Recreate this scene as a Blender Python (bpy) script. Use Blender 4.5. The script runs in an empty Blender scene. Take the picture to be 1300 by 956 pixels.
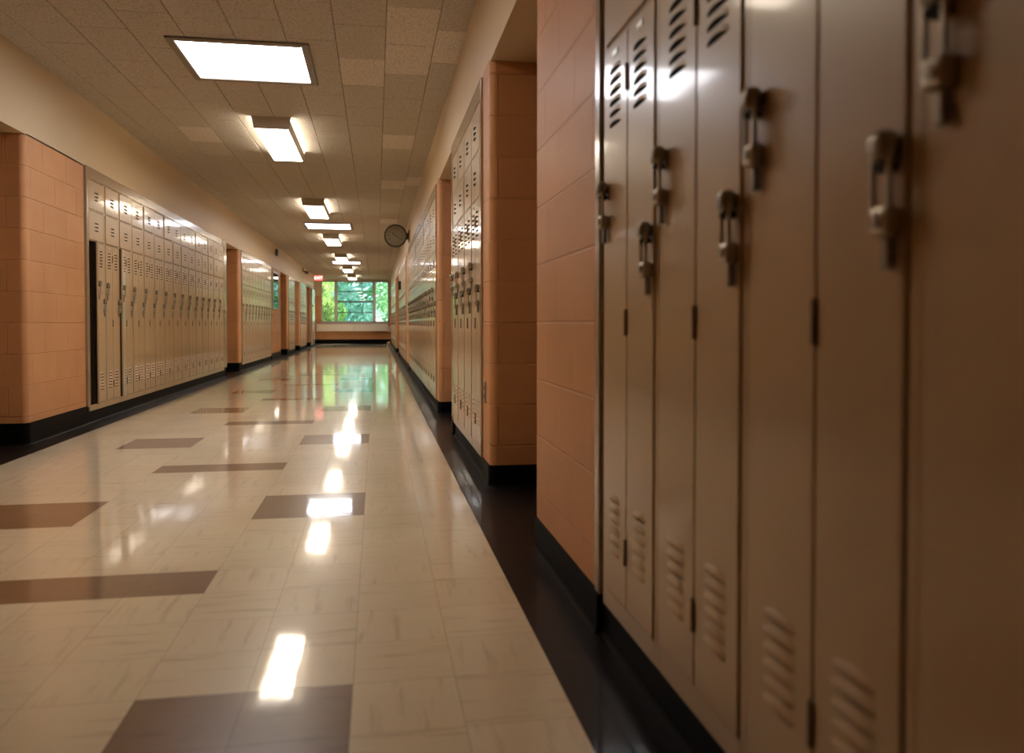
import bpy, bmesh, math, random
from mathutils import Vector, Matrix
random.seed(7)
S = bpy.context.scene
COL = S.collection
PI = math.pi

# ------------------------------------------------------------------ layout (metres, floor z = 0, hall runs along +y)
CAM_H = 0.8128
XL = -2.30                    # face of one long wall
XR1, XR2 = 0.575, 0.553       # face of the other wall: near part, rest
CEIL = 2.617
SOF_L, SOF_R = 2.073, 2.105   # undersides of the alcove soffits
Y0, Y1 = -4.0, 33.0
EDGE_L, EDGE_R = -2.13, 0.406 # pale tiles end here, black border outside

# ------------------------------------------------------------------ materials
def new_mat(name):
    m = bpy.data.materials.new(name); m.use_nodes = True
    nt = m.node_tree
    for n in list(nt.nodes): nt.nodes.remove(n)
    out = nt.nodes.new('ShaderNodeOutputMaterial')
    b = nt.nodes.new('ShaderNodeBsdfPrincipled')
    nt.links.new(b.outputs[0], out.inputs[0])
    return m, nt, b

def setp(b, col=None, rough=None, metal=None, coat=None, coat_r=None, spec=None):
    if col: b.inputs['Base Color'].default_value = (*col, 1)
    if rough is not None: b.inputs['Roughness'].default_value = rough
    if metal is not None: b.inputs['Metallic'].default_value = metal
    if coat is not None: b.inputs['Coat Weight'].default_value = coat
    if coat_r is not None: b.inputs['Coat Roughness'].default_value = coat_r
    if spec is not None: b.inputs['Specular IOR Level'].default_value = spec

def plain(name, col, rough=0.5, metal=0.0, coat=0.0, coat_r=0.05, bump=0.0, bscale=60.0, var=0.0, spec=0.5):
    m, nt, b = new_mat(name)
    setp(b, col, rough, metal, coat, coat_r, spec)
    tc = nt.nodes.new('ShaderNodeTexCoord')
    nz = nt.nodes.new('ShaderNodeTexNoise'); nz.inputs['Scale'].default_value = bscale; nz.inputs['Detail'].default_value = 4
    nt.links.new(tc.outputs['Object'], nz.inputs['Vector'])
    if var > 0:
        mx = nt.nodes.new('ShaderNodeMix'); mx.data_type = 'RGBA'
        mx.inputs[6].default_value = (*[c*(1-var) for c in col], 1); mx.inputs[7].default_value = (*[min(1, c*(1+var)) for c in col], 1)
        nt.links.new(nz.outputs['Fac'], mx.inputs[0]); nt.links.new(mx.outputs[2], b.inputs['Base Color'])
    if bump > 0:
        bp = nt.nodes.new('ShaderNodeBump'); bp.inputs['Strength'].default_value = bump; bp.inputs['Distance'].default_value = 0.01
        nt.links.new(nz.outputs['Fac'], bp.inputs['Height']); nt.links.new(bp.outputs[0], b.inputs['Normal'])
    return m

def emissive(name, col, strength):
    m = bpy.data.materials.new(name); m.use_nodes = True
    nt = m.node_tree
    for n in list(nt.nodes): nt.nodes.remove(n)
    out = nt.nodes.new('ShaderNodeOutputMaterial'); e = nt.nodes.new('ShaderNodeEmission')
    e.inputs[0].default_value = (*col, 1); e.inputs[1].default_value = strength
    nt.links.new(e.outputs[0], out.inputs[0])
    return m

def block_mat(name, col, course):
    """painted concrete block: running bond, shallow tooled joints"""
    m, nt, b = new_mat(name)
    setp(b, col, 0.55, 0, 0.08, 0.3, 0.3)
    tc = nt.nodes.new('ShaderNodeTexCoord')
    sp = nt.nodes.new('ShaderNodeSeparateXYZ'); nt.links.new(tc.outputs['Object'], sp.inputs[0])
    ad = nt.nodes.new('ShaderNodeMath'); ad.operation = 'ADD'
    nt.links.new(sp.outputs[0], ad.inputs[0]); nt.links.new(sp.outputs[1], ad.inputs[1])
    sb = nt.nodes.new('ShaderNodeMath'); sb.operation = 'SUBTRACT'; sb.inputs[1].default_value = CAM_H + 0.004 - 8*course
    nt.links.new(sp.outputs[2], sb.inputs[0])
    cb = nt.nodes.new('ShaderNodeCombineXYZ'); nt.links.new(ad.outputs[0], cb.inputs[0]); nt.links.new(sb.outputs[0], cb.inputs[1])
    br = nt.nodes.new('ShaderNodeTexBrick')
    br.inputs['Scale'].default_value = 1; br.inputs['Brick Width'].default_value = 2*course; br.inputs['Row Height'].default_value = course
    br.inputs['Mortar Size'].default_value = 0.0045; br.inputs['Mortar Smooth'].default_value = 0.6
    br.inputs['Color1'].default_value = (*[c*0.96 for c in col], 1); br.inputs['Color2'].default_value = (*[min(1, c*1.04) for c in col], 1)
    br.inputs['Mortar'].default_value = (*[min(1, c*1.12) for c in col], 1)
    nt.links.new(cb.outputs[0], br.inputs['Vector'])
    nz = nt.nodes.new('ShaderNodeTexNoise'); nz.inputs['Scale'].default_value = 90; nz.inputs['Detail'].default_value = 5
    nt.links.new(tc.outputs['Object'], nz.inputs['Vector'])
    nz2 = nt.nodes.new('ShaderNodeTexNoise'); nz2.inputs['Scale'].default_value = 2.2; nz2.inputs['Detail'].default_value = 6
    nt.links.new(tc.outputs['Object'], nz2.inputs['Vector'])
    mx = nt.nodes.new('ShaderNodeMix'); mx.data_type = 'RGBA'; mx.blend_type = 'MULTIPLY'; mx.inputs[0].default_value = 0.35
    rp = nt.nodes.new('ShaderNodeValToRGB'); rp.color_ramp.elements[0].position = 0.3; rp.color_ramp.elements[0].color = (0.72, 0.66, 0.6, 1); rp.color_ramp.elements[1].position = 0.6
    nt.links.new(nz2.outputs['Fac'], rp.inputs[0])
    nt.links.new(br.outputs['Color'], mx.inputs[6]); nt.links.new(rp.outputs[0], mx.inputs[7])
    nt.links.new(mx.outputs[2], b.inputs['Base Color'])
    h = nt.nodes.new('ShaderNodeMath'); h.operation = 'MULTIPLY_ADD'; h.inputs[1].default_value = -1.0
    k = nt.nodes.new('ShaderNodeMath'); k.operation = 'MULTIPLY'; k.inputs[1].default_value = 0.22
    nt.links.new(nz.outputs['Fac'], k.inputs[0])
    nt.links.new(br.outputs['Fac'], h.inputs[0]); nt.links.new(k.outputs[0], h.inputs[2])
    bp = nt.nodes.new('ShaderNodeBump'); bp.inputs['Strength'].default_value = 0.9; bp.inputs['Distance'].default_value = 0.008
    nt.links.new(h.outputs[0], bp.inputs['Height']); nt.links.new(bp.outputs[0], b.inputs['Normal'])
    return m

def tile_mat(name, col, streak, sx, sy, rough=0.3, coat=1.0, amount=0.55, seam=True):
    """waxed vinyl tile with faint streaks running one way, fine seams"""
    m, nt, b = new_mat(name)
    setp(b, col, rough, 0, coat, 0.055); b.inputs['Coat IOR'].default_value = 1.38; b.inputs['Specular IOR Level'].default_value = 0.15
    tc = nt.nodes.new('ShaderNodeTexCoord')
    mp = nt.nodes.new('ShaderNodeMapping'); mp.inputs['Scale'].default_value = (sx, sy, 1)
    nt.links.new(tc.outputs['Object'], mp.inputs[0])
    nz = nt.nodes.new('ShaderNodeTexNoise'); nz.inputs['Scale'].default_value = 1; nz.inputs['Detail'].default_value = 7; nz.inputs['Roughness'].default_value = 0.65
    nt.links.new(mp.outputs[0], nz.inputs['Vector'])
    rp = nt.nodes.new('ShaderNodeValToRGB')
    rp.color_ramp.elements[0].position = 0.28; rp.color_ramp.elements[0].color = (*streak, 1)
    rp.color_ramp.elements[1].position = 0.46; rp.color_ramp.elements[1].color = (*col, 1)
    nt.links.new(nz.outputs['Fac'], rp.inputs[0])
    col_out = rp.outputs[0]
    # wear: broad blotches
    nw = nt.nodes.new('ShaderNodeTexNoise'); nw.inputs['Scale'].default_value = 1.3; nw.inputs['Detail'].default_value = 5
    nt.links.new(tc.outputs['Object'], nw.inputs['Vector'])
    rw = nt.nodes.new('ShaderNodeValToRGB'); rw.color_ramp.elements[0].position = 0.3; rw.color_ramp.elements[0].color = (0.86, 0.82, 0.76, 1); rw.color_ramp.elements[1].position = 0.6
    nt.links.new(nw.outputs['Fac'], rw.inputs[0])
    mu = nt.nodes.new('ShaderNodeMix'); mu.data_type = 'RGBA'; mu.blend_type = 'MULTIPLY'; mu.inputs[0].default_value = amount
    nt.links.new(col_out, mu.inputs[6]); nt.links.new(rw.outputs[0], mu.inputs[7]); col_out = mu.outputs[2]
    if seam:
        mp2 = nt.nodes.new('ShaderNodeMapping'); mp2.inputs['Location'].default_value = (0.055 + 50*TX, -2.503 + 50*TY, 0)
        nt.links.new(tc.outputs['Object'], mp2.inputs[0])
        br = nt.nodes.new('ShaderNodeTexBrick'); br.offset = 0
        br.inputs['Scale'].default_value = 1; br.inputs['Brick Width'].default_value = TX; br.inputs['Row Height'].default_value = TY
        br.inputs['Mortar Size'].default_value = 0.0011; br.inputs['Mortar Smooth'].default_value = 0.3
        br.inputs['Color1'].default_value = (0.93, 0.92, 0.9, 1); br.inputs['Color2'].default_value = (1, 1, 1, 1); br.inputs['Mortar'].default_value = (0.55, 0.47, 0.38, 1)
        nt.links.new(mp2.outputs[0], br.inputs['Vector'])
        m2 = nt.nodes.new('ShaderNodeMix'); m2.data_type = 'RGBA'; m2.blend_type = 'MULTIPLY'; m2.inputs[0].default_value = 0.8
        nt.links.new(col_out, m2.inputs[6]); nt.links.new(br.outputs['Color'], m2.inputs[7]); col_out = m2.outputs[2]
    nt.links.new(col_out, b.inputs['Base Color'])
    # slightly wavy wax
    nb = nt.nodes.new('ShaderNodeTexNoise'); nb.inputs['Scale'].default_value = 9; nb.inputs['Detail'].default_value = 3
    nt.links.new(tc.outputs['Object'], nb.inputs['Vector'])
    bp = nt.nodes.new('ShaderNodeBump'); bp.inputs['Strength'].default_value = 0.08; bp.inputs['Distance'].default_value = 0.004
    nt.links.new(nb.outputs['Fac'], bp.inputs['Height'])
    nt.links.new(bp.outputs[0], b.inputs['Coat Normal'])
    return m

TX, TY = 0.2305, 0.2298

def ceiling_mat(name, col):
    m, nt, b = new_mat(name)
    setp(b, col, 0.9, spec=0.1)
    tc = nt.nodes.new('ShaderNodeTexCoord')
    n1 = nt.nodes.new('ShaderNodeTexNoise'); n1.inputs['Scale'].default_value = 70; n1.inputs['Detail'].default_value = 6; n1.inputs['Roughness'].default_value = 0.75
    nt.links.new(tc.outputs['Object'], n1.inputs['Vector'])
    rp = nt.nodes.new('ShaderNodeValToRGB')
    rp.color_ramp.elements[0].position = 0.36; rp.color_ramp.elements[0].color = (*[c*0.55 for c in col], 1)
    rp.color_ramp.elements[1].position = 0.5; rp.color_ramp.elements[1].color = (*col, 1)
    nt.links.new(n1.outputs['Fac'], rp.inputs[0]); nt.links.new(rp.outputs[0], b.inputs['Base Color'])
    bp = nt.nodes.new('ShaderNodeBump'); bp.inputs['Strength'].default_value = 0.5; bp.inputs['Distance'].default_value = 0.004
    nt.links.new(n1.outputs['Fac'], bp.inputs['Height']); nt.links.new(bp.outputs[0], b.inputs['Normal'])
    return m

ORANGE = (0.575, 0.28, 0.122)
M = {}
M['orange_l'] = block_mat('orange_block_paint', ORANGE, 0.2095)
M['orange_r'] = block_mat('orange_block_paint_near', ORANGE, 0.2045)
M['cream'] = plain('cream_plaster', (0.62, 0.47, 0.29), 0.5, bump=0.08, bscale=40, var=0.03)
M['base'] = plain('black_base', (0.004, 0.004, 0.0045), 0.5, bump=0.05, bscale=14, spec=0.07)
M['tile_a'] = tile_mat('pale_tile_streaks_across', (0.80, 0.69, 0.495), (0.58, 0.46, 0.30), 3.5, 32)
M['tile_b'] = tile_mat('pale_tile_streaks_along', (0.81, 0.70, 0.505), (0.60, 0.48, 0.32), 32, 3.5)
M['tile_dark'] = tile_mat('brown_tile', (0.255, 0.155, 0.085), (0.19, 0.11, 0.058), 6, 28, amount=0.3)
M['tile_black'] = tile_mat('black_tile', (0.008, 0.005, 0.004), (0.020, 0.011, 0.008), 5, 24, rough=0.4, coat=0.22, amount=0.3)
M['ceil'] = ceiling_mat('fissured_ceiling_tile', (0.57, 0.52, 0.455))
M['ceil2'] = ceiling_mat('replacement_ceiling_tile', (0.73, 0.66, 0.59))
M['ceil_gap'] = plain('ceiling_gap', (0.10, 0.075, 0.05), 0.9)
M['locker'] = plain('tan_locker_enamel', (0.47, 0.325, 0.180), 0.32, coat=0.42, coat_r=0.08, bump=0.05, bscale=7, var=0.05)
M['trim'] = plain('tan_trim_enamel', (0.36, 0.25, 0.15), 0.26, coat=0.5, coat_r=0.1, bump=0.03, bscale=8)
M['inside'] = plain('locker_inside_shade', (0.10, 0.065, 0.04), 0.7)  # enamel colour darkened to paint in the shade inside the lockers
M['slot'] = plain('slot_shade', (0.012, 0.008, 0.005), 0.9)  # near-black, paints the shade of louver and latch openings
M['metal'] = plain('dull_nickel', (0.46, 0.41, 0.33), 0.4, metal=0.7, bump=0.05, bscale=50)
M['metal_dark'] = plain('dark_nickel', (0.32, 0.285, 0.22), 0.4, metal=0.5, bump=0.05, bscale=50)
M['plate'] = plain('number_plate_metal', (0.5, 0.5, 0.46), 0.35, metal=1.0)
M['hinge'] = plain('brown_hinge_paint', (0.16, 0.10, 0.055), 0.4)
M['lamp_white'] = plain('lamp_housing_white', (0.52, 0.45, 0.36), 0.45)
M['frame_grey'] = plain('lamp_frame', (0.26, 0.215, 0.165), 0.5)
M['glow_warm'] = emissive('warm_diffuser', (1.0, 0.88, 0.70), 10.0)
M['glow_cool'] = emissive('cool_diffuser', (0.95, 0.95, 1.0), 7.5)
M['tube'] = emissive('warm_tube', (1.0, 0.86, 0.66), 42.0)
M['glow_dim'] = emissive('warm_diffuser_worn', (1.0, 0.87, 0.68), 8.0)  # diffuser of the added overhead lamp, dimmed to balance the near hall
M['tube_dim'] = emissive('warm_tube_worn', (1.0, 0.85, 0.64), 30.0)  # tubes of the added overhead lamp, dimmed likewise
M['win_frame'] = plain('window_frame_paint', (0.50, 0.45, 0.42), 0.45, bump=0.02)
M['win_bar'] = plain('window_bar_metal', (0.10, 0.12, 0.12), 0.4)
M['pale'] = plain('pale_enamel', (0.62, 0.55, 0.47), 0.4, coat=0.3, coat_r=0.15)
M['door_wood'] = plain('brown_door_veneer', (0.16, 0.08, 0.035), 0.4, var=0.2, bscale=12)
M['white_door'] = plain('pale_door_enamel', (0.66, 0.60, 0.54), 0.25, coat=0.6, coat_r=0.1)
M['dark'] = plain('dark_plastic', (0.02, 0.017, 0.014), 0.45)
M['clock_case'] = plain('clock_case', (0.09, 0.075, 0.055), 0.35, metal=0.6)
M['clock_face'] = plain('clock_face', (0.30, 0.27, 0.22), 0.4)  # grey instead of white: the shade on the face is in its colour
M['ink'] = plain('black_ink', (0.02, 0.02, 0.02), 0.6)
M['teal'] = plain('teal_backing', (0.05, 0.30, 0.30), 0.6, var=0.1)
M['tan_box'] = plain('tan_plastic', (0.45, 0.30, 0.15), 0.45)
M['exit_red'] = emissive('exit_red', (1.0, 0.10, 0.08), 1.1)
M['exit_letter'] = emissive('exit_letter', (1.0, 0.62, 0.55), 1.6)
M['ground'] = plain('lawn', (0.10, 0.22, 0.05), 0.9, bump=0.3, bscale=8, var=0.3)
M['bark'] = plain('bark', (0.12, 0.085, 0.06), 0.9, bump=0.4, bscale=20)

def leaf_mat(name, c1, c2):
    m, nt, b = new_mat(name)
    setp(b, c1, 0.5)
    gi = nt.nodes.new('ShaderNodeTexCoord')
    nz = nt.nodes.new('ShaderNodeTexNoise'); nz.inputs['Scale'].default_value = 2.5; nz.inputs['Detail'].default_value = 3
    nt.links.new(gi.outputs['Object'], nz.inputs['Vector'])
    mx = nt.nodes.new('ShaderNodeMix'); mx.data_type = 'RGBA'
    mx.inputs[6].default_value = (*c1, 1); mx.inputs[7].default_value = (*c2, 1)
    nt.links.new(nz.outputs['Fac'], mx.inputs[0]); nt.links.new(mx.outputs[2], b.inputs['Base Color'])
    tr = nt.nodes.new('ShaderNodeBsdfTranslucent'); nt.links.new(mx.outputs[2], tr.inputs[0])
    ms = nt.nodes.new('ShaderNodeMixShader'); ms.inputs[0].default_value = 0.45
    nt.links.new(b.outputs[0], ms.inputs[1]); nt.links.new(tr.outputs[0], ms.inputs[2])
    nt.links.new(ms.outputs[0], nt.nodes['Material Output'].inputs[0])
    return m
M['leaf_y'] = leaf_mat('yellow_green_leaf', (0.22, 0.37, 0.08), (0.46, 0.56, 0.24))  # yellow-green foliage
M['leaf_g'] = leaf_mat('green_leaf', (0.10, 0.31, 0.10), (0.32, 0.54, 0.29))
M['leaf_b'] = leaf_mat('bluish_leaf', (0.26, 0.43, 0.33), (0.48, 0.62, 0.54))

def glass_mat(name, tint, refl=1.0):
    m = bpy.data.materials.new(name); m.use_nodes = True
    nt = m.node_tree
    for n in list(nt.nodes): nt.nodes.remove(n)
    out = nt.nodes.new('ShaderNodeOutputMaterial')
    t = nt.nodes.new('ShaderNodeBsdfTransparent'); t.inputs[0].default_value = (*tint, 1)
    g = nt.nodes.new('ShaderNodeBsdfGlossy'); g.inputs['Roughness'].default_value = 0.02
    f = nt.nodes.new('ShaderNodeFresnel'); f.inputs[0].default_value = 1.5
    k = nt.nodes.new('ShaderNodeMath'); k.operation = 'MULTIPLY'; k.inputs[1].default_value = refl
    mx = nt.nodes.new('ShaderNodeMixShader')
    nt.links.new(f.outputs[0], k.inputs[0]); nt.links.new(k.outputs[0], mx.inputs[0])
    nt.links.new(t.outputs[0], mx.inputs[1]); nt.links.new(g.outputs[0], mx.inputs[2]); nt.links.new(mx.outputs[0], out.inputs[0])
    return m
M['glass'] = glass_mat('clear_glass', (0.95, 0.98, 0.96))
M['glass_teal'] = glass_mat('tinted_glass', (0.60, 0.76, 0.76), 1.4)
M['clock_glass'] = glass_mat('cover_glass', (0.95, 0.95, 0.95))

# ------------------------------------------------------------------ mesh helpers
def box(bm, lo, hi, mi=0, bev=0.0, seg=1):
    c = [(a+b)/2 for a, b in zip(lo, hi)]; d = [abs(b-a) for a, b in zip(lo, hi)]
    r = bmesh.ops.create_cube(bm, size=1, matrix=Matrix.Translation(c) @ Matrix.Diagonal((*d, 1)))
    vs = r['verts']
    fs = list({f for v in vs for f in v.link_faces})
    for f in fs: f.material_index = mi
    if bev > 0:
        es = list({e for v in vs for e in v.link_edges})
        rr = bmesh.ops.bevel(bm, geom=es, offset=bev, segments=seg, affect='EDGES', profile=0.5)
        for f in rr['faces']: f.material_index = mi
    return vs

def cyl(bm, p0, p1, r, mi=0, n=16, r2=None):
    p0, p1 = Vector(p0), Vector(p1); d = p1-p0
    q = d.to_track_quat('Z', 'Y').to_matrix().to_4x4()
    x = bmesh.ops.create_cone(bm, cap_ends=True, segments=n, radius1=r, radius2=r if r2 is None else r2, depth=d.length, matrix=Matrix.Translation((p0+p1)/2) @ q)
    for f in {f for v in x['verts'] for f in v.link_faces}: f.material_index = mi

def link(o, parent=None):
    COL.objects.link(o)
    if parent: o.parent = parent
    return o

def build(name, bm, mats, parent=None, loc=(0, 0, 0), smooth=False, rot=(0, 0, 0)):
    me = bpy.data.meshes.new(name)
    bmesh.ops.recalc_face_normals(bm, faces=bm.faces) if smooth == 'fix' else None
    bm.to_mesh(me); bm.free()
    for m in (mats if isinstance(mats, (list, tuple)) else [mats]): me.materials.append(m)
    if smooth:
        for p in me.polygons: p.use_smooth = True
    o = bpy.data.objects.new(name, me); o.location = loc; o.rotation_euler = rot
    return link(o, parent)

def thing(o, label, cat, group=None):
    o['label'] = label; o['category'] = cat
    if group: o['group'] = group
    return o
def empty(name, loc, rz=0):
    o = bpy.data.objects.new(name, None); o.location = loc; o.rotation_euler = (0, 0, rz); o.empty_display_size = 0.1
    return link(o)
def struct(o):
    o['kind'] = 'structure'; return o

def copy_tree(o, parent=None):
    c = o.copy(); COL.objects.link(c); c.parent = parent
    for ch in o.children: copy_tree(ch, c)
    return c

# ------------------------------------------------------------------ plans of the two walls (polylines, near to far)
def arc(c, r, a0, a1, n=6):
    return [(c[0]+r*math.cos(a0+(a1-a0)*i/n), c[1]+r*math.sin(a0+(a1-a0)*i/n)) for i in range(n+1)]

BN = 0.035
def alcove(x, y0, y1, depth, sgn, x2=None):
    """recess with rounded outer corners; sgn=-1 for the x<0 wall, +1 for the other"""
    x2 = x if x2 is None else x2
    r = BN
    if sgn < 0:
        p = arc((x-r, y0-r), r, 0, PI/2) + [(x-depth, y0), (x-depth, y1)] + arc((x2-r, y1+r), r, -PI/2, 0)
    else:
        p = arc((x+r, y0-r), r, PI, PI/2) + [(x+depth, y0), (x2+depth, y1)] + arc((x2+r, y1+r), r, -PI/2, -PI)
    return p
def niche(x, y0, y1, sgn, d=0.36):
    return [(x, y0), (x+sgn*d, y0), (x+sgn*d, y1), (x, y1)]

AL = [(4.35, 5.77, 0.45), (12.96, 14.06, 0.40), (20.1, 21.45, 0.45), (23.55, 24.85, 0.45), (27.5, 28.75, 0.45)]
BANK_L = [(6.86, 12.92), (14.34, 18.28), (21.80, 23.42), (25.02, 27.16)]
AR = [(2.87, 3.90, 0.42), (5.93, 7.17, 0.42), (20.0, 22.8, 0.40)]
BANK_R = [(-0.66, 2.02), (4.16, 5.80), (7.40, 13.66), (15.0, 19.72), (23.1, 30.2)]

def wall_plan(sgn):
    pts = []; items = []
    if sgn < 0:
        items = [('a', *a) for a in AL] + [('n', *b) for b in BANK_L]; x = XL
    else:
        items = [('a', *a) for a in AR] + [('n', *b) for b in BANK_R]; x = XR2
    items.sort(key=lambda t: t[1])
    start = XL if sgn < 0 else XR1
    pts.append((start, Y0))
    for it in items:
        xx = XR1 if (sgn > 0 and it[2] < 3.0) else x
        if it[0] == 'a':
            x1 = XR1 if (sgn > 0 and it[1] < 3.0) else x
            pts += alcove(x1, it[1], it[2], it[3], sgn, x)
        else:
            pts += niche(xx, it[1], it[2], sgn)
    return pts
PL = wall_plan(-1) + [(XL, 30.5), (XL-0.35, 30.5), (XL-0.35, Y1)]
PR = wall_plan(+1) + [(XR2, 31.0), (XR2+0.25, 31.0), (XR2+0.25, 31.2)]

def strip(pts, zs, offs, sgn, name, mat, smooth=False):
    """sweep a profile (z, offset toward the hall) along a plan polyline"""
    bm = bmesh.new(); P = [Vector(p) for p in pts]; N = []
    for i, p in enumerate(P):
        ds = []
        if i > 0: ds.append((p-P[i-1]).normalized())
        if i < len(P)-1: ds.append((P[i+1]-p).normalized())
        ns = [Vector((d.y, -d.x)) * (1 if sgn < 0 else -1) for d in ds]
        n = sum(ns, Vector((0, 0)))
        n = n.normalized(); n = n / max(0.5, n.dot(ns[0])); N.append(n)
    rows = [[bm.verts.new((p.x+n.x*o, p.y+n.y*o, z)) for p, n in zip(P, N)] for z, o in zip(zs, offs)]
    for a, b in zip(rows, rows[1:]):
        for i in range(len(P)-1):
            bm.faces.new((a[i], a[i+1], b[i+1], b[i]))
    bmesh.ops.recalc_face_normals(bm, faces=bm.faces)
    return build(name, bm, mat, smooth=smooth)

struct(strip(PL, (0, SOF_L+0.01), (0, 0), -1, 'wall_left', M['orange_l']))
struct(strip(PR, (0, SOF_R+0.01), (0, 0), +1, 'wall_right', M['orange_r']))

def base_plan(pts, sgn, banks, rec):
    """the base runs straight across the locker banks, set back a little"""
    out = []
    for p in pts:
        skip = False
        for b in banks:
            if abs(p[1]-b[0]) < 1e-6 or abs(p[1]-b[1]) < 1e-6:
                xw = XL if sgn < 0 else (XR1 if b[1] < 3 else XR2)
                if abs(p[0]-xw) > 0.1: p = (xw+sgn*rec, p[1])
        out.append(p)
    return out
HB_L, HB_R = 0.148, 0.108
struct(strip(base_plan(PL, -1, BANK_L, 0.012), (HB_L, HB_L, 0.020, 0.008, 0.0), (0.0, 0.006, 0.006, 0.008, 0.014), -1, 'baseboard_left', M['base']))
struct(strip(base_plan(PR, +1, BANK_R, 0.016), (HB_R, HB_R, 0.020, 0.008, 0.0), (0.0, 0.006, 0.006, 0.008, 0.014), +1, 'baseboard_right', M['base']))

# plaster fascias: their undersides are the alcove soffits
bm = bmesh.new(); box(bm, (-3.2, Y0, SOF_L), (XL, 30.5, CEIL+0.03)); box(bm, (-3.2, 30.5, SOF_L), (XL-0.35, Y1, CEIL+0.03))
struct(build('trim_1', bm, M['cream']))
bm = bmesh.new(); box(bm, (XR2+0.004, Y0, SOF_R), (1.6, 31.0, CEIL+0.03)); box(bm, (XR2+0.25, 31.0, SOF_R), (1.6, Y1, CEIL+0.03))
struct(build('trim_2', bm, M['cream']))

# ------------------------------------------------------------------ floor
bm = bmesh.new()
xs = [EDGE_L + TX*i for i in range(12)]
def fq(x0, x1, y0, y1, mi):
    v = [bm.verts.new((x, y, 0)) for x, y in ((x0, y0), (x1, y0), (x1, y1), (x0, y1))]
    bm.faces.new(v).material_index = mi
kmin = int(math.floor((Y0-2.503)/TY)); kmax = int(math.ceil((32.2-2.503)/TY))
for k in range(kmin, kmax):
    y0 = 2.503+TY*k; y1 = y0+TY
    ph = k % 9
    for i in range(11):
        dark = False
        if ph == 0: dark = i in (4, 5, 6)
        elif ph in (4, 5): dark = i in (2, 3, 7, 8)
        fq(xs[i], xs[i+1], y0, y1, 2 if dark else (i+k) % 2)
    fq(-3.4, EDGE_L, y0, y1, 3); fq(xs[11], 1.6, y0, y1, 3)
fq(-3.4, 1.6, 2.503+TY*kmax, Y1+0.2, 3)
bmesh.ops.remove_doubles(bm, verts=bm.verts, dist=1e-5)
struct(build('floor', bm, [M['tile_a'], M['tile_b'], M['tile_dark'], M['tile_black']]))

# ------------------------------------------------------------------ ceiling: 1 x 2 ft lay-up tiles in running bond
bm = bmesh.new()
box(bm, (-3.2, Y0, CEIL+0.006), (1.6, Y1, CEIL+0.06), 1)
LIGHT_T = [(-0.09, 5.87), (0.22, 4.95), (0.22, 5.6), (0.47, 5.1), (0.22, 7.8), (0.22, 10.6), (-1.66, 8.2), (0.45, 10.0), (-0.4, 16.5), (0.2, 14.2)]
CW, CL = 0.312, 0.622
i0 = int(math.floor((XL-0.4-0.0635)/CW)); i1 = int(math.ceil((XR2+0.3-0.0635)/CW))
for i in range(i0, i1):
    x0 = 0.0635+CW*i; x1 = x0+CW
    off = 0.0 if i % 2 else 0.30
    n0 = int(math.floor((Y0-5.568-off)/CL)); n1 = int(math.ceil((Y1-5.568-off)/CL))
    for n in range(n0, n1):
        y0 = 5.568+off+CL*n; y1 = min(y0+CL, Y1+0.05)
        y0c = max(y0, Y0-0.05)
        lt = any(x0 < a < x1 and y0 < b < y1 for a, b in LIGHT_T)
        g, c = 0.0012, 0.005; z0 = CEIL+random.uniform(0, 0.0012)
        a = [bm.verts.new(v) for v in ((x0+g, y0c+g, CEIL+0.006), (x1-g, y0c+g, CEIL+0.006), (x1-g, y1-g, CEIL+0.006), (x0+g, y1-g, CEIL+0.006))]
        b = [bm.verts.new(v) for v in ((x0+c, y0c+c, z0), (x1-c, y0c+c, z0), (x1-c, y1-c, z0), (x0+c, y1-c, z0))]
        mi = 2 if lt else 0
        bm.faces.new(b).material_index = mi
        for j in range(4):
            bm.faces.new((a[j], a[(j+1) % 4], b[(j+1) % 4], b[j])).material_index = mi
bmesh.ops.recalc_face_normals(bm, faces=bm.faces)
struct(build('ceiling', bm, [M['ceil'], M['ceil_gap'], M['ceil2']]))

# ------------------------------------------------------------------ end walls
WX0, WX1, WZ0, WZ1 = -2.205, 0.51, 0.845, 2.55
bm = bmesh.new()
def wq(x0, x1, z0, z1, mi): box(bm, (x0, Y1, z0), (x1, Y1+0.25, z1), mi)
ZC = 1.93
wq(-3.2, WX0, 0, ZC, 0); wq(WX1, 1.6, 0, ZC, 0); wq(WX0, WX1, 0, WZ0, 0)
wq(-3.2, WX0, ZC, CEIL+0.03, 1); wq(WX1, 1.6, ZC, CEIL+0.03, 1); wq(WX0, WX1, WZ1, CEIL+0.03, 1)
struct(build('wall_far', bm, [M['orange_l'], M['cream']]))
bm = bmesh.new(); box(bm, (-2.65, Y1-0.012, 0), (XR2+0.25, Y1, 0.17), 0, 0.004)
struct(build('baseboard_far', bm, M['base']))
bm = bmesh.new(); box(bm, (-3.2, Y0-0.2, 0), (1.6, Y0, CEIL+0.03))
struct(build('wall_near', bm, M['orange_l']))

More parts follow.
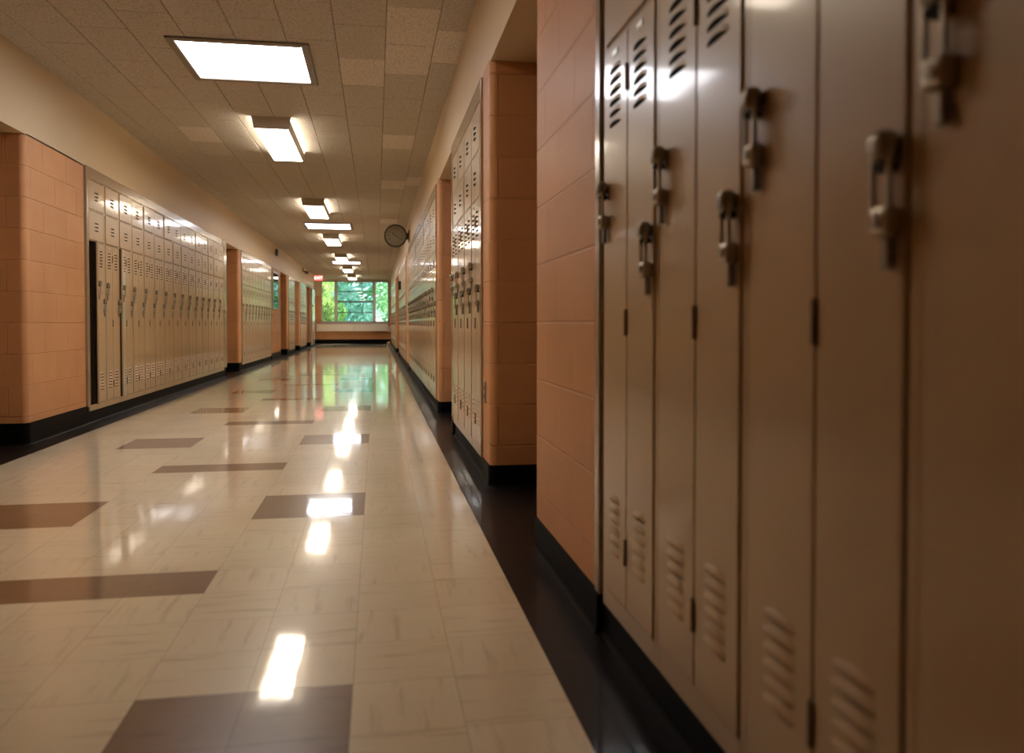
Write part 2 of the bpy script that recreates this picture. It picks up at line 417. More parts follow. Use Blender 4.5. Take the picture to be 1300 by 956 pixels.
# ------------------------------------------------------------------ window with three lights, the middle one in four sashes
win = struct(empty('window_1', ((WX0+WX1)/2, Y1, WZ0)))
def W(name, boxes, mat, bev=0.006):
    b = bmesh.new()
    for lo, hi in boxes:
        box(b, lo, hi, 0, bev)
    o = build(name, b, mat); o.parent = win; o.matrix_parent_inverse = Matrix.Translation(win.location).inverted(); return o
ya, yb = Y1+0.02, Y1+0.12
W('window_frame', [((WX0, ya, WZ0), (WX0+0.05, yb, WZ1)), ((WX1-0.05, ya, WZ0), (WX1, yb, WZ1)), ((WX0, ya, WZ1-0.05), (WX1, yb, WZ1)), ((WX0, ya, WZ0), (WX1, yb, WZ0+0.06))], M['win_frame'])
W('mullion', [((-1.672, ya, WZ0), (-1.554, yb, WZ1))], M['win_frame']); W('mullion', [((-0.153, ya, WZ0), (-0.027, yb, WZ1))], M['win_frame'])
for z, t in ((2.115, 0.017), (1.70, 0.030), (1.267, 0.017)):
    W('sash_bar', [((-1.554, ya+0.03, z-t), (-0.153, yb-0.02, z+t))], M['win_bar'], 0.004)
for x in (-1.43, -0.28):
    W('latch', [((x-0.045, ya-0.01, 1.70), (x+0.045, ya+0.03, 1.745))], M['win_bar'], 0.004)
W('window_sill', [((WX0-0.03, Y1-0.06, WZ0-0.03), (WX1+0.03, Y1+0.1, WZ0))], M['win_frame'])
def pane(x0, x1, z0, z1, m): W('glass_pane', [((x0, Y1+0.068, z0), (x1, Y1+0.069, z1))], m, 0)
pane(WX0+0.05, -1.672, WZ0+0.06, WZ1-0.05, M['glass']); pane(-0.027, WX1-0.05, WZ0+0.06, WZ1-0.05, M['glass'])
zz = [WZ0+0.06, 1.255, 1.279, 1.674, 1.726, 2.103, 2.127, WZ1-0.05]
for a in range(4): pane(-1.554, -0.153, zz[2*a], zz[2*a+1], M['glass_teal'])

# added lobby side window, unseen round the corner, lets daylight onto the far end
bm = bmesh.new(); box(bm, (XR2+0.25, 31.2, 0), (XR2+0.45, Y1, 0.85)); box(bm, (XR2+0.25, 32.7, 0.85), (XR2+0.45, Y1, SOF_R+0.01))
struct(build('wall_right', bm, M['orange_r']))
win = struct(empty('added_window_2', (XR2+0.35, 31.95, 0.85)))
a_, c_ = XR2+0.30, XR2+0.38
W('window_frame', [((a_, 31.2, 0.85), (c_, 31.26, SOF_R)), ((a_, 32.64, 0.85), (c_, 32.7, SOF_R)), ((a_, 31.2, 0.85), (c_, 32.7, 0.91)), ((a_, 31.2, SOF_R-0.06), (c_, 32.7, SOF_R)), ((a_, 31.92, 0.85), (c_, 31.98, SOF_R))], M['win_frame'])
W('glass_pane', [((XR2+0.338, 31.26, 0.91), (XR2+0.340, 31.92, SOF_R-0.06))], M['glass'], 0)
W('glass_pane', [((XR2+0.338, 31.98, 0.91), (XR2+0.340, 32.64, SOF_R-0.06))], M['glass'], 0)

# convector cover below the window
rc = empty('radiator_cover', (-0.95, Y1-0.105, 0.50))
thing(rc, 'long pale metal convector cover mounted under the window', 'radiator')
for x0, x1 in ((-1.43, 0.04), (0.048, 1.42)):
    b = bmesh.new(); box(b, (x0, -0.09, 0), (x1, 0.09, 0.285), 0, 0.006)
    build('cover_panel', b, M['pale'], rc)
b = bmesh.new(); box(b, (-1.44, -0.10, 0.285), (1.43, 0.09, 0.305), 0, 0.004); build('top', b, M['pale'], rc)

# ------------------------------------------------------------------ doors at the back of the alcoves
dn = 1
def alcove_door(x, y0, y1, sgn):
    global dn
    d = struct(empty('door_%d' % dn, (x, (y0+y1)/2, 0))); dn += 1
    w = min(0.92, (y1-y0)-0.2)
    b = bmesh.new(); box(b, (-0.02, -w/2, 0.01), (0.02, w/2, 2.03), 0, 0.004); build('door_leaf', b, M['door_wood'], d)
    b = bmesh.new()
    for s in (-1, 1): box(b, (-0.035, s*(w/2+0.03)-0.03, 0), (0.035, s*(w/2+0.03)+0.03, 2.07), 0, 0.005)
    box(b, (-0.035, -w/2-0.06, 2.03), (0.035, w/2+0.06, 2.07), 0, 0.005); build('door_frame', b, M['trim'], d)
    b = bmesh.new(); s = -sgn
    cyl(b, (s*0.02, w/2-0.07, 0.98), (s*0.07, w/2-0.07, 0.98), 0.012); cyl(b, (s*0.06, w/2-0.07, 0.98), (s*0.09, w/2-0.07, 0.98), 0.028, n=20)
    build('door_knob', b, M['metal'], d)
for a in AL: alcove_door(XL-a[2]+0.045, a[0], a[1], -1)
for k, a in enumerate(AR): alcove_door((XR1 if k == 0 else XR2)+a[2]-0.045, a[0], a[1], 1)
# pale fire door folded back against the wall by the window end
d = struct(empty('door_%d' % dn, (XL+0.03, 29.72, 0))); dn += 1
b = bmesh.new(); box(b, (-0.022, -0.6, 0.05), (0.022, 0.6, 2.05), 0, 0.004); build('door_leaf', b, M['white_door'], d)
b = bmesh.new(); box(b, (0.022, -0.45, 1.42), (0.06, -0.2, 1.48), 0, 0.006); build('push_bar', b, M['metal_dark'], d)

# ------------------------------------------------------------------ lockers
def louver(bm, cx, cz, w, y, prot=0.007, h=0.017, n=8, m=3):
    """pressed hood, closed on top, with a near-black face for the shade underneath (front is -y)"""
    rows = []
    for j in range(m+1):
        v = j/m; row = []
        for i in range(n+1):
            u = i/n; s = math.sin(PI*u)**0.6 if 0 < u < 1 else 0
            x = cx + (u-0.5)*w
            ztop = cz + h*0.5*s; zbot = cz - h*0.5 + h*0.55*s*0.55
            z = ztop + (zbot-ztop)*v
            p = prot*s*math.sin(v*PI/2)
            row.append(bm.verts.new((x, y-0.0004-p, z)))
        rows.append(row)
    for a, b in zip(rows, rows[1:]):
        for i in range(n):
            f = bm.faces.new((a[i], a[i+1], b[i+1], b[i])); f.smooth = True
    # near-black face painting the shade under the hood, from lip back to sheet
    lip = rows[-1]; low = []
    for i in range(n+1):
        u = i/n; s = math.sin(PI*u)**0.6 if 0 < u < 1 else 0
        low.append(bm.verts.new((lip[i].co.x, y-0.0006, lip[i].co.z - 0.0065*s - 0.0005)))
    for i in range(n):
        bm.faces.new((lip[i], lip[i+1], low[i+1], low[i])).material_index = 1

UZ = 0.10      # unit origin height above the floor
def z(v): return v-UZ
BZ0, BZ1 = 0.152, 1.487          # tall doors
LB0, LB1 = 1.500, 1.737          # lower hat box
UB0, UB1 = 1.752, 1.985          # upper hat box
FRONT = -0.009

def make_unit(w):
    u = empty('locker', (0, 0, 0))
    # body: sheet carcass with face frame
    b = bmesh.new(); t = 0.004; D = 0.30; st = 0.019
    box(b, (-w/2, 0.004, z(0.13)), (-w/2+t, D, z(2.0)), 1); box(b, (w/2-t, 0.004, z(0.13)), (w/2, D, z(2.0)), 1)
    box(b, (-w/2, D-t, z(0.13)), (w/2, D, z(2.0)), 1)
    for zz_ in (0.132, LB0-0.008, LB1+0.005, 1.992): box(b, (-w/2, 0.004, z(zz_)), (w/2, D, z(zz_+0.006)), 1)
    box(b, (-t/2, 0.006, z(0.13)), (t/2, D, z(LB0)), 1)
    for s in (-1, 1):
        x0, x1 = sorted((s*w/2, s*(w/2-st))); box(b, (x0, -0.0062, z(0.10)), (x1, 0.006, z(2.0)), 0, 0.0015)
    for a, c in ((0.10, BZ0-0.004), (BZ1+0.004, LB0-0.003), (LB1+0.004, UB0-0.003), (UB1+0.004, 2.0)):
        box(b, (-w/2+st, -0.0062, z(a)), (w/2-st, 0.006, z(c)), 0, 0.001)
    build('body', b, [M['locker'], M['inside']], u)
    wd = w/2-st-0.0045       # narrow door width
    for s in (-1, 1):
        b = bmesh.new()
        x0, x1 = sorted((s*0.002, s*(0.002+wd)))
        box(b, (x0, FRONT-0.001, z(BZ0)), (x1, 0.005, z(BZ1)), 0, 0.003, 2)
        cx = s*(0.002+wd/2)
        for k in range(6):
            louver(b, cx, z(1.425-0.0255*k), 0.088, FRONT-0.001)
            louver(b, cx, z(0.392-0.0255*k), 0.088, FRONT-0.001)
        d = build('narrow_door', b, [M['locker'], M['slot']], u)
        # latch
        lz = z(1.098 if s < 0 else 0.960); lx = s*(0.002+wd-0.020); y = FRONT-0.001
        b = bmesh.new()
        box(b, (lx-0.017, y-0.028, lz+0.030), (lx+0.017, y, lz+0.066), 0, 0.0125, 4)           # hood
        box(b, (lx-0.011, y-0.022, lz+0.020), (lx+0.0115, y-0.001, lz+0.032), 1, 0.003)      # near-black block painting the shade under the hood
        for q in (-1, 1): box(b, (lx+q*0.0142-0.0030, y-0.019, lz-0.030), (lx+q*0.0142+0.0030, y-0.012, lz+0.044), 2, 0.0014)
        box(b, (lx-0.0165, y-0.021, lz-0.052), (lx+0.0165, y, lz-0.018), 2, 0.006, 2)        # lower keeper
        cyl(b, (lx, y-0.020, lz-0.034), (lx, y-0.0245, lz-0.034), 0.0075, 0, 12)
        box(b, (lx-0.0075, y-0.012, lz-0.088), (lx+0.0075, y-0.002, lz-0.048), 0, 0.003)     # tail
        build('latch', b, [M['metal_dark'], M['slot'], M['metal']], d)
        b = bmesh.new(); box(b, (cx-0.021, y-0.0025, z(1.452)), (cx+0.021, y, z(1.467)), 0, 0.0012)
        for q in (-1, 1): cyl(b, (cx+q*0.017, y-0.002, z(1.4595)), (cx+q*0.017, y-0.0036, z(1.4595)), 0.0025, 0, 8)
        build('number_plate', b, M['plate'], d)
    for hz in (1.375, 0.815, 0.285):
        b = bmesh.new(); cyl(b, (0, FRONT-0.002, z(hz-0.03)), (0, FRONT-0.002, z(hz+0.03)), 0.0055, 0, 10)
        build('hinge', b, M['hinge'], u)
    for z0, z1 in ((UB0, UB1), (LB0, LB1)):
        b = bmesh.new(); x = w/2-st-0.003
        box(b, (-x, FRONT-0.001, z(z0)), (x, 0.005, z(z1)), 0, 0.003, 2)
        for k in range(3): louver(b, 0.0, z((z0+z1)/2+0.03-0.03*k), 0.10, FRONT-0.001, 0.008, 0.02)
        build('hat_box_door', b, [M['locker'], M['slot']], u)
    return u

ORD = ['first', 'second', 'third', 'fourth', 'fifth', 'sixth', 'seventh', 'eighth', 'ninth', 'tenth', 'eleventh', 'twelfth', 'thirteenth',
       'fourteenth', 'fifteenth', 'sixteenth', 'seventeenth', 'eighteenth', 'nineteenth', 'twentieth']
protos = {}
trim_n = 3
def bank(side, y0, y1, u0, w, n, where, group, near_first=True, special=None):
    """side -1 faces +x, side +1 faces -x; u0 = y of the first unit's near edge"""
    global trim_n
    x = XL if side < 0 else (XR1 if y1 < 3 else XR2)
    rz = PI/2 if side < 0 else -PI/2
    out = []
    for k in range(n):
        yc = u0 + w*(k+0.5)
        key = round(w, 4)
        if key not in protos:
            u = protos[key] = make_unit(w)
        else:
            u = copy_tree(protos[key])
        u.location = (x-side*0.0, yc, UZ); u.rotation_euler = (0, 0, rz)
        for ch in u.children:
            nm = ch.name.split('.')[0]
            if nm in ('narrow_door', 'hat_box_door'):
                ch.rotation_euler = (random.uniform(-0.0025, 0.0025) if nm == 'hat_box_door' else 0, 0, random.uniform(-0.003, 0.003) if nm == 'hat_box_door' else random.uniform(0, 0.004)*(1 if ch.bound_box[0][0] < -0.01 else -1))
        thing(u, where % ORD[k], 'locker', group)
        out.append(u)
    # surround
    zb = 0.112 if side > 0 else 0.138
    zt = 2.085 if side < 0 else 2.10
    b = bmesh.new(); p = 0.012
    def bx(ya, yb_, za, zc): 
        xa, xb = sorted((x, x-side*p)); 
        if side > 0: box(b, (x-p, ya, za), (x+0.05, yb_, zc), 0, 0.003)
        else: box(b, (x-0.05, ya, za), (x+p, yb_, zc), 0, 0.003)
    e0, e1 = u0, u0+w*n
    bx(y0+(0.028 if n == 15 else 0), e0-0.004, zb, zt); bx(e1+(0.024 if n == 6 else 0.004), y1, zb, zt)
    bx(e0-0.004, e1+0.004, 1.995, zt); 
    o = struct(build('trim_%d' % trim_n, b, M['trim'])); trim_n += 1
    return out

A = bank(-1, 6.86, 12.92, 6.9345, 0.385, 15, '%s tan locker from the orange corner in the bank with two ajar doors', 'lockers in the long bank with two ajar doors')
B = bank(-1, 14.34, 18.28, 14.40, 0.385, 10, '%s tan locker past the door alcove in the bank ending at the teal noticeboard', 'lockers in the bank before the teal noticeboard')
Cc = bank(-1, 21.80, 23.42, 21.84, 0.385, 4, '%s tan locker beyond the teal noticeboard, in the short bank between two alcoves', 'lockers in the short bank past the noticeboard')
Dd = bank(-1, 25.02, 27.16, 25.06, 0.408, 5, '%s tan locker in the last bank before the pale folded door near the window', 'lockers in the bank before the pale door')
R1 = bank(+1, -0.66, 2.02, 1.954-0.398*6, 0.398, 6, 'x %s', 'large blurred lockers at the front of the picture')
nm1 = ['sixth', 'fifth', 'fourth', 'third', 'second', 'first']
for k, u in enumerate(R1):
    u['label'] = 'large blurred tan locker, %s from the orange block corner of the closest bank' % nm1[k]
R2 = bank(+1, 4.16, 5.80, 4.205, 0.385, 4, '%s of four tan lockers in the short bank between the two orange alcoves', 'lockers in the short bank between the orange alcoves')
R3 = bank(+1, 7.40, 13.66, 7.45, 0.385, 16, '%s tan locker from the second orange alcove in the glossy bank by the clock', 'lockers in the long bank by the clock')
R4 = bank(+1, 15.0, 19.72, 15.05, 0.385, 12, '%s tan locker past the clock in the bank with a small black box on it', 'lockers in the bank past the clock')
R5 = bank(+1, 23.1, 30.2, 23.15, 0.385, 18, '%s tan locker in the farthest bank running up to the drinking fountain', 'lockers in the farthest bank by the fountain')
R1x = R1
def doors(u): return [c for c in u.children if c.name.startswith('narrow_door')]
def left_door(u): return [c for c in doors(u) if c.data.vertices[0].co.x < 0][0]
left_door(A[0]).rotation_euler = (0, 0, math.radians(20.5))
A[0]['label'] = 'tan locker at the orange block corner with a narrow door ajar over a black gap'
left_door(A[2]).rotation_euler = (0, 0, math.radians(7.0))
A[2]['label'] = 'tan locker with one bright narrow door slightly ajar, third from the orange corner'
# ------------------------------------------------------------------ ceiling lights
LX = -0.90
def surface_light(yc):
    o = empty('surface_light', (LX, yc, CEIL)); L = 0.69
    b = bmesh.new(); box(b, (-0.10, -L, -0.010), (0.10, L, 0.0), 0, 0.003); build('mounting_pan', b, M['lamp_white'], o)
    b = bmesh.new()
    for s in (-1, 1):
        # sloped side lip, leaves an open slot against the ceiling
        vs = [b.verts.new(v) for v in ((s*0.162, -L, -0.030), (s*0.162, L, -0.030), (s*0.146, L, -0.104), (s*0.146, -L, -0.104))]
        vi = [b.verts.new((v.co.x-s*0.004, v.co.y, v.co.z)) for v in vs]
        b.faces.new(vs); b.faces.new(vi[::-1])
        for j in range(4): b.faces.new((vs[j], vi[j], vi[(j+1) % 4], vs[(j+1) % 4]))
    bmesh.ops.recalc_face_normals(b, faces=b.faces)
    build('side_panel', b, M['lamp_white'], o)
    b = bmesh.new(); box(b, (-0.143, -L+0.002, -0.106), (0.143, L-0.002, -0.098), 0, 0.003); build('diffuser', b, M['glow_warm'], o)
    for s in (-1, 1):
        b = bmesh.new(); y0, y1 = sorted((s*L, s*(L+0.012)))
        q = [(-0.168, 0.0), (0.168, 0.0), (0.148, -0.104), (-0.148, -0.104)]
        f0 = [b.verts.new((x_, y0, z_)) for x_, z_ in q]; f1 = [b.verts.new((x_, y1, z_)) for x_, z_ in q]
        b.faces.new(f0); b.faces.new(f1[::-1])
        for j in range(4): b.faces.new((f0[j], f1[j], f1[(j+1) % 4], f0[(j+1) % 4]))
        bmesh.ops.recalc_face_normals(b, faces=b.faces)
        build('end_cap', b, M['lamp_white'], o)
    for s in (-1, 1):
        b = bmesh.new(); cyl(b, (s*0.070, -L+0.03, -0.036), (s*0.070, L-0.03, -0.036), 0.013, 0, 12); build('tube', b, M['tube'], o, smooth=True)
    return o
def troffer(yc):
    o = empty('panel_light', (-0.866, yc, CEIL)); h, t = 0.442, 0.052
    b = bmesh.new()
    for s in (-1, 1):
        x0, x1 = sorted((s*h, s*(h-t))); box(b, (x0, -h, -0.016), (x1, h, 0), 0, 0.004)
        box(b, (-h+t, x0, -0.016), (h-t, x1, 0), 0, 0.004)
    build('frame', b, M['frame_grey'], o)
    b = bmesh.new(); box(b, (-h+t, -h+t, -0.008), (h-t, h-t, -0.001)); build('diffuser', b, M['glow_cool'], o)
    return o
sl = surface_light(7.945)
SY = [7.945, 3.35, 12.57, 17.15, 21.75, 26.35, 30.85]  # second entry: added lamp overhead, out of view, brightens the near hall
slab = ['boxy ceiling light with a bright diffuser just beyond the big square panel', 'added boxy ceiling light overhead, out of view, brightening the near hall', 'second boxy ceiling light, between the big square panel and the thin second panel',
        'third boxy ceiling light, just beyond the second square panel', 'fourth boxy ceiling light along the hall, just before the third panel', 'fifth boxy ceiling light along the hall, beyond the third panel', 'sixth boxy ceiling light, the last one before the window']
for k, y in enumerate(SY):
    o = sl if k == 0 else copy_tree(sl); o.location.y = y
    thing(o, slab[k], 'ceiling light', 'boxy ceiling lights')
for ch in [c for o in COL.objects if o.name.startswith('surface_light') and abs(o.location.y-3.35) < 0.01 for c in o.children]:  # the added unseen lamp gets its own dimmer emitters
    if ch.name.startswith(('diffuser', 'tube')):
        ch.data = ch.data.copy(); ch.data.materials[0] = M['glow_dim'] if ch.name.startswith('diffuser') else M['tube_dim']
tr = troffer(5.76)
for k, (y, l) in enumerate(((5.76, 'large square recessed ceiling panel light closest to the viewer'), (15.12, 'second square recessed ceiling panel light, between the second and third boxy lights'), (24.0, 'third square recessed ceiling panel light, behind the fourth boxy light'))):
    o = tr if k == 0 else copy_tree(tr); o.location.y = y
    thing(o, l, 'ceiling light', 'square ceiling panel lights')

# ------------------------------------------------------------------ clock on a bracket
ck = empty('wall_clock', (0.325, 13.75, 2.305))
thing(ck, 'round double-faced clock on a bracket high above the lockers', 'clock')
b = bmesh.new(); cyl(b, (0, -0.05, 0), (0, 0.05, 0), 0.185, 0, 48); build('case', b, M['clock_case'], ck)
b = bmesh.new()
bmesh.ops.create_circle(b, cap_ends=False, segments=48, radius=0.19)
vs = list(b.verts)
b.free()
def ring(bm, r0, r1, y0, y1, n=48, mi=0):
    rows = []
    for r, y in ((r0, y0), (r1, y0), (r1, y1), (r0, y1)):
        rows.append([bm.verts.new((r*math.cos(2*PI*i/n), y, r*math.sin(2*PI*i/n))) for i in range(n)])
    for a in range(4):
        c, d_ = rows[a], rows[(a+1) % 4]
        for i in range(n): bm.faces.new((c[i], c[(i+1) % n], d_[(i+1) % n], d_[i])).material_index = mi
    bmesh.ops.recalc_face_normals(bm, faces=bm.faces)
for s in (-1, 1):
    b = bmesh.new(); y0, y1 = sorted((s*0.048, s*0.062)); ring(b, 0.168, 0.192, y0, y1); build('bezel', b, M['clock_case'], ck)
    b = bmesh.new(); cyl(b, (0, s*0.050, 0), (0, s*0.0515, 0), 0.170, 0, 48)
    f = build('clock_face', b, M['clock_face'], ck)
    b = bmesh.new()
    for i in range(60):
        a = 2*PI*i/60; l = 0.018 if i % 5 == 0 else 0.007; w_ = 0.0035 if i % 5 == 0 else 0.0015
        m_ = Matrix.Rotation(a, 4, 'Y') @ Matrix.Translation((0, s*0.0522, 0.155-l/2)) @ Matrix.Diagonal((w_, 0.001, l, 1))
        bmesh.ops.create_cube(b, size=1, matrix=m_)
    build('minute_track', b, M['ink'], f)
    for i in range(1, 13):
        cu = bpy.data.curves.new('numeral', 'FONT'); cu.body = str(i); cu.size = 0.042; cu.align_x = 'CENTER'; cu.align_y = 'CENTER'; cu.extrude = 0.0006
        tmp = bpy.data.objects.new('numeral', cu); COL.objects.link(tmp)
        dg = bpy.context.evaluated_depsgraph_get(); me = bpy.data.meshes.new_from_object(tmp.evaluated_get(dg)); bpy.data.objects.remove(tmp)
        a = 2*PI*i/12; n_ = bpy.data.objects.new('numeral', me); me.materials.append(M['ink'])
        n_.location = (math.sin(a)*0.118*(-s), s*0.0524, math.cos(a)*0.118); n_.rotation_euler = (PI/2, 0, 0 if s < 0 else PI)
        link(n_, f)
    for nm, ln, wd_, ang in (('hour_hand', 0.085, 0.011, 2*PI*0.86), ('minute_hand', 0.125, 0.007, 2*PI*0.33)):
        b = bmesh.new(); m_ = Matrix.Rotation(ang*(-s), 4, 'Y') @ Matrix.Translation((0, s*0.0545, ln/2-0.012)) @ Matrix.Diagonal((wd_, 0.0012, ln, 1))
        bmesh.ops.create_cube(b, size=1, matrix=m_); build(nm, b, M['ink'], f)
b = bmesh.new(); cyl(b, (0.16, 0, 0), (XR2-0.325-0.012, 0, 0), 0.022, 0, 16)
cyl(b, (XR2-0.325-0.075, 0, 0), (XR2-0.325-0.005, 0, 0), 0.026, 0, 16, r2=0.075); box(b, (XR2-0.325-0.012, -0.075, -0.10), (XR2-0.325+0.004, 0.075, 0.10), 0, 0.004)
build('bracket', b, M['clock_case'], ck)

# ------------------------------------------------------------------ exit sign
ex = empty('exit_sign', (-2.06, 29.6, 2.455)); thing(ex, 'glowing red exit sign hanging from the ceiling beside the window', 'sign')
b = bmesh.new(); box(b, (-0.155, -0.035, -0.10), (0.155, 0.035, 0.10), 0, 0.006); build('housing', b, M['pale'], ex)
for s in (-1, 1):
    b = bmesh.new(); y0, y1 = sorted((s*0.0345, s*0.0375)); box(b, (-0.146, y0, -0.092), (0.146, y1, 0.092)); fc = build('face', b, M['exit_red'], ex)
    cu = bpy.data.curves.new('lettering', 'FONT'); cu.body = 'EXIT'; cu.size = 0.145; cu.align_x = 'CENTER'; cu.align_y = 'CENTER'; cu.extrude = 0.001; cu.offset = 0.002
    tmp = bpy.data.objects.new('lettering', cu); COL.objects.link(tmp)
    dg = bpy.context.evaluated_depsgraph_get(); me = bpy.data.meshes.new_from_object(tmp.evaluated_get(dg)); bpy.data.objects.remove(tmp)
    me.materials.append(M['exit_letter']); n_ = bpy.data.objects.new('lettering', me); n_.location = (0, s*0.0385, 0); n_.rotation_euler = (PI/2, 0, 0 if s < 0 else PI); link(n_, fc)
b = bmesh.new(); cyl(b, (0, 0, 0.10), (0, 0, CEIL-2.455), 0.012); cyl(b, (0, 0, CEIL-2.455-0.02), (0, 0, CEIL-2.455), 0.045, 0, 20); build('stem', b, M['pale'], ex)

# ------------------------------------------------------------------ noticeboard, boxes and fittings on the walls
nb = empty('noticeboard', (XL, 18.93, 1.13)); thing(nb, 'tall teal glass-fronted noticeboard on the orange wall', 'noticeboard')
b = bmesh.new()
for lo, hi in (((0, -0.49, 0), (0.035, -0.45, 0.86)), ((0, 0.45, 0), (0.035, 0.49, 0.86)), ((0, -0.45, 0), (0.035, 0.45, 0.04)), ((0, -0.45, 0.82), (0.035, 0.45, 0.86))): box(b, lo, hi, 0, 0.004)
build('frame', b, M['metal'], nb)
b = bmesh.new(); box(b, (0.001, -0.45, 0.04), (0.012, 0.45, 0.82)); build('backing', b, M['teal'], nb)
b = bmesh.new(); box(b, (0.024, -0.45, 0.04), (0.028, 0.45, 0.82)); build('glass_pane', b, M['clock_glass'], nb)
b = bmesh.new(); box(b, (0, -0.11, -0.075), (0.05, 0.11, 0.075), 0, 0.008)
for k in range(4): box(b, (0.049, -0.08, -0.045+0.025*k), (0.053, 0.08, -0.035+0.025*k), 1)
o = build('speaker_box', b, [M['clock_case'], M['dark']], None, (XL, 19.2, 2.46)); thing(o, 'small dull box fixed high on the cream band above the noticeboard', 'speaker')
sc_ = empty('security_camera', (XL, 26.1, 2.47)); thing(sc_, 'small dark device on a bracket high on the cream band near the window', 'camera')
b = bmesh.new(); box(b, (0, -0.05, -0.02), (0.025, 0.05, 0.12), 0, 0.005); box(b, (0.02, -0.02, -0.01), (0.12, 0.02, 0.02), 0, 0.005); build('bracket', b, M['dark'], sc_)
b = bmesh.new(); box(b, (0.07, -0.16, -0.075), (0.17, 0.08, 0.0), 0, 0.012, 2); c_ = build('camera_body', b, M['dark'], sc_)
b = bmesh.new(); cyl(b, (0.12, -0.16, -0.038), (0.12, -0.178, -0.038), 0.026, 0, 20); build('lens', b, M['metal_dark'], c_)
b = bmesh.new(); box(b, (-0.006, -0.032, -0.055), (0.0, 0.032, 0.055), 0, 0.003); 
for k in (-1, 1): box(b, (-0.0072, -0.012, k*0.022-0.012), (-0.005, 0.012, k*0.022+0.012), 1, 0.001)
o = build('outlet_plate', b, [M['metal_dark'], M['dark']], None, (XR2, 4.075, 0.46)); thing(o, 'small metal outlet plate low on the orange strip beside the short locker bank', 'outlet')
bb = empty('wall_box', (XR2-0.0135, 17.95, 1.565)); thing(bb, 'small black box projecting from the locker fronts past the clock', 'box')
b = bmesh.new(); box(b, (-0.055, -0.09, 0), (0.0, 0.09, 0.19), 0, 0.006); build('case', b, M['dark'], bb)
b = bmesh.new(); box(b, (-0.059, -0.07, 0.02), (-0.054, 0.07, 0.17), 0, 0.002); build('cover', b, M['dark'], bb)
df = empty('drinking_fountain', (XR2+0.006, 30.6, 0.50)); thing(df, 'pale drinking fountain bracketed to the wall by the window end', 'drinking fountain')
b = bmesh.new(); box(b, (-0.20, -0.16, 0.16), (0, 0.16, 0.22), 0, 0.02, 2); box(b, (-0.13, -0.10, 0.0), (0, 0.10, 0.17), 0, 0.02, 2); build('basin', b, M['pale'], df)
b = bmesh.new(); cyl(b, (-0.05, 0, 0.21), (-0.05, 0, 0.27), 0.012); cyl(b, (-0.05, 0, 0.265), (-0.10, 0, 0.275), 0.009); build('spout', b, M['metal'], df)
b = bmesh.new(); box(b, (-0.06, -0.09, -0.11), (0.0, 0.09, 0.14), 0, 0.012, 2); box(b, (-0.075, -0.05, -0.10), (-0.055, 0.05, -0.04), 1, 0.006)
o = build('dispenser', b, [M['tan_box'], M['dark']], None, (XR2+0.004, 30.75, 1.22)); thing(o, 'small tan dispenser box on the wall above the drinking fountain', 'dispenser')
b = bmesh.new(); box(b, (-0.14, -0.10, 0), (0.0, 0.10, 0.11), 0, 0.02, 2); box(b, (-0.08, -0.07, 0.10), (-0.02, 0.07, 0.14), 0, 0.015, 2)
o = build('door_stop', b, M['tan_box'], None, (XR2-0.035, 30.45, 0.0)); thing(o, 'small tan block on the floor below the drinking fountain', 'door stop')

# ------------------------------------------------------------------ outside: lawn and trees
bm = bmesh.new(); box(bm, (-60, Y1+0.3, -2.2), (60, Y1+90, -2.0)); struct(build('ground', bm, M['ground']))
def tree(x, y, h, spread, leaf, label, n=5200, size=0.17, seed=1, low=-1.0):
    rnd = random.Random(seed)
    o = empty('tree', (x, y, -2.0)); thing(o, label, 'tree', 'trees outside the window')
    b = bmesh.new(); cyl(b, (0, 0, 0), (0.1, 0, h*0.75), 0.13, 0, 12, r2=0.05)
    br = []
    for k in range(9):
        a = k*2.4; z0 = h*(0.25+0.055*k); p = Vector((math.cos(a)*spread*0.6, math.sin(a)*spread*0.6, z0+h*0.15)); br.append(p)
        cyl(b, (0.05, 0, z0), p, 0.04, 0, 8, r2=0.015)
    build('trunk', b, M['bark'], o)
    blobs = [(Vector((rnd.uniform(-1, 1)*spread*0.75, rnd.uniform(-1.2, 0.3)*spread*0.6, rnd.uniform(low, h))), rnd.uniform(0.5, 1.1)*spread*0.42) for _ in range(34)]
    vs, fs = [], []
    for k in range(n):
        c, r = blobs[k % len(blobs)]
        d = Vector((rnd.gauss(0, 1), rnd.gauss(0, 1), rnd.gauss(0, 1))).normalized()*r*rnd.uniform(0.55, 1.0)**0.5
        p = c+d; q = Vector((rnd.gauss(0, 1), rnd.gauss(0, 1), rnd.gauss(0, 1))).normalized(); t = q.orthogonal().normalized(); s_ = size*rnd.uniform(0.6, 1.3)
        u = q.cross(t); i = len(vs)
        vs += [p-t*s_, p+u*s_*0.5, p+t*s_, p-u*s_*0.5]; fs.append((i, i+1, i+2, i+3))
    me = bpy.data.meshes.new('foliage'); me.from_pydata(vs, [], fs); me.materials.append(leaf)
    f = bpy.data.objects.new('foliage', me); link(f, o)
    return o
tree(-3.2, 40.5, 6.0, 1.8, M['leaf_y'], 'bright yellow-green tree seen through the narrow pane under the exit sign', seed=3)
tree(-0.9, 47.5, 8.0, 3.2, M['leaf_b'], 'pale bluish-green tree filling the wide middle of the window', seed=5, n=7500)
tree(1.3, 41.5, 6.5, 1.7, M['leaf_g'], 'deep green tree seen through the narrow pane by the fountain', seed=8)
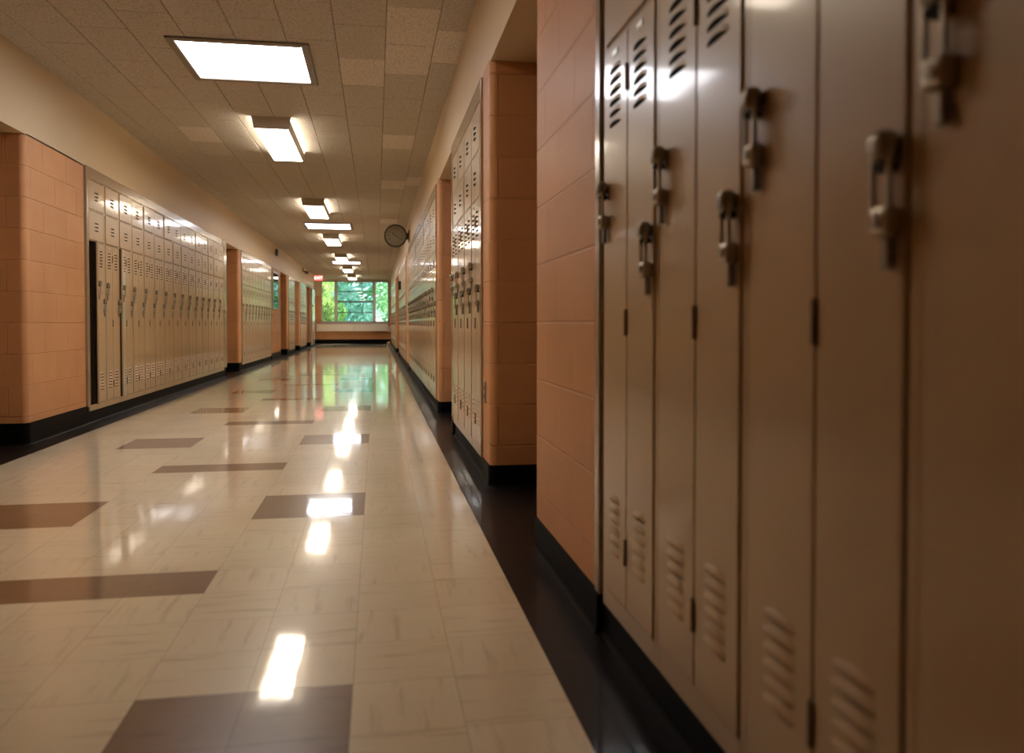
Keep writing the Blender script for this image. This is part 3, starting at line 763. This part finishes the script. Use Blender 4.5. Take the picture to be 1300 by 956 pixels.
tree(-7.5, 56.0, 9.0, 3.5, M['leaf_g'], 'green tree standing behind the yellow-green one', seed=12, n=4000)
tree(5.5, 56.0, 9.0, 3.5, M['leaf_b'], 'bluish-green tree standing behind the deep green one', seed=15, n=4000)
tree(-1.5, 66.0, 13.0, 5.0, M['leaf_g'], 'tall dense green tree farthest back beyond the middle pane', seed=21, n=9000, size=0.30)
tree(8.5, 72.0, 13.0, 5.0, M['leaf_b'], 'tall bluish tree farthest back beyond the pane by the fountain', seed=22, n=9000, size=0.30)

# ------------------------------------------------------------------ sky and sun
w = bpy.data.worlds.new('World'); S.world = w; w.use_nodes = True
bg = w.node_tree.nodes['Background']; bg.inputs[0].default_value = (0.80, 0.92, 1.0, 1); bg.inputs[1].default_value = 2.3
sun = bpy.data.lights.new('Sun', 'SUN'); sun.energy = 9.0; sun.angle = math.radians(1.5); sun.color = (1, 0.95, 0.85)
so = bpy.data.objects.new('Sun', sun); so.rotation_euler = Vector((-0.85, 0.02, -0.42)).to_track_quat('-Z', 'Y').to_euler(); link(so)

# ------------------------------------------------------------------ camera
F_PX = 1011.0
cam = bpy.data.cameras.new('Camera'); co = bpy.data.objects.new('Camera', cam); link(co); S.camera = co
cam.sensor_fit = 'HORIZONTAL'; cam.sensor_width = 36; cam.lens = F_PX/1300*36
cam.shift_y = -44.5/1300
cam.clip_start = 0.02; cam.clip_end = 300
co.location = (0, 0, CAM_H)
yaw = math.atan2(172, F_PX); pit = math.atan(23/F_PX*math.cos(yaw))
co.rotation_euler = (PI/2-pit, 0, -yaw)
cam.dof.use_dof = True; cam.dof.focus_distance = 6.5; cam.dof.aperture_fstop = 2.8

S.view_settings.view_transform = 'Standard'; S.view_settings.look = 'None'; S.view_settings.gamma = 1; S.view_settings.use_curve_mapping = False
S.view_settings.exposure = 0.98
S.cycles.use_denoising = True
S.cycles.max_bounces = 10; S.cycles.diffuse_bounces = 6; S.cycles.glossy_bounces = 4; S.cycles.transparent_max_bounces = 12
S.cycles.sample_clamp_indirect = 6.0; S.cycles.caustics_reflective = False; S.cycles.caustics_refractive = False
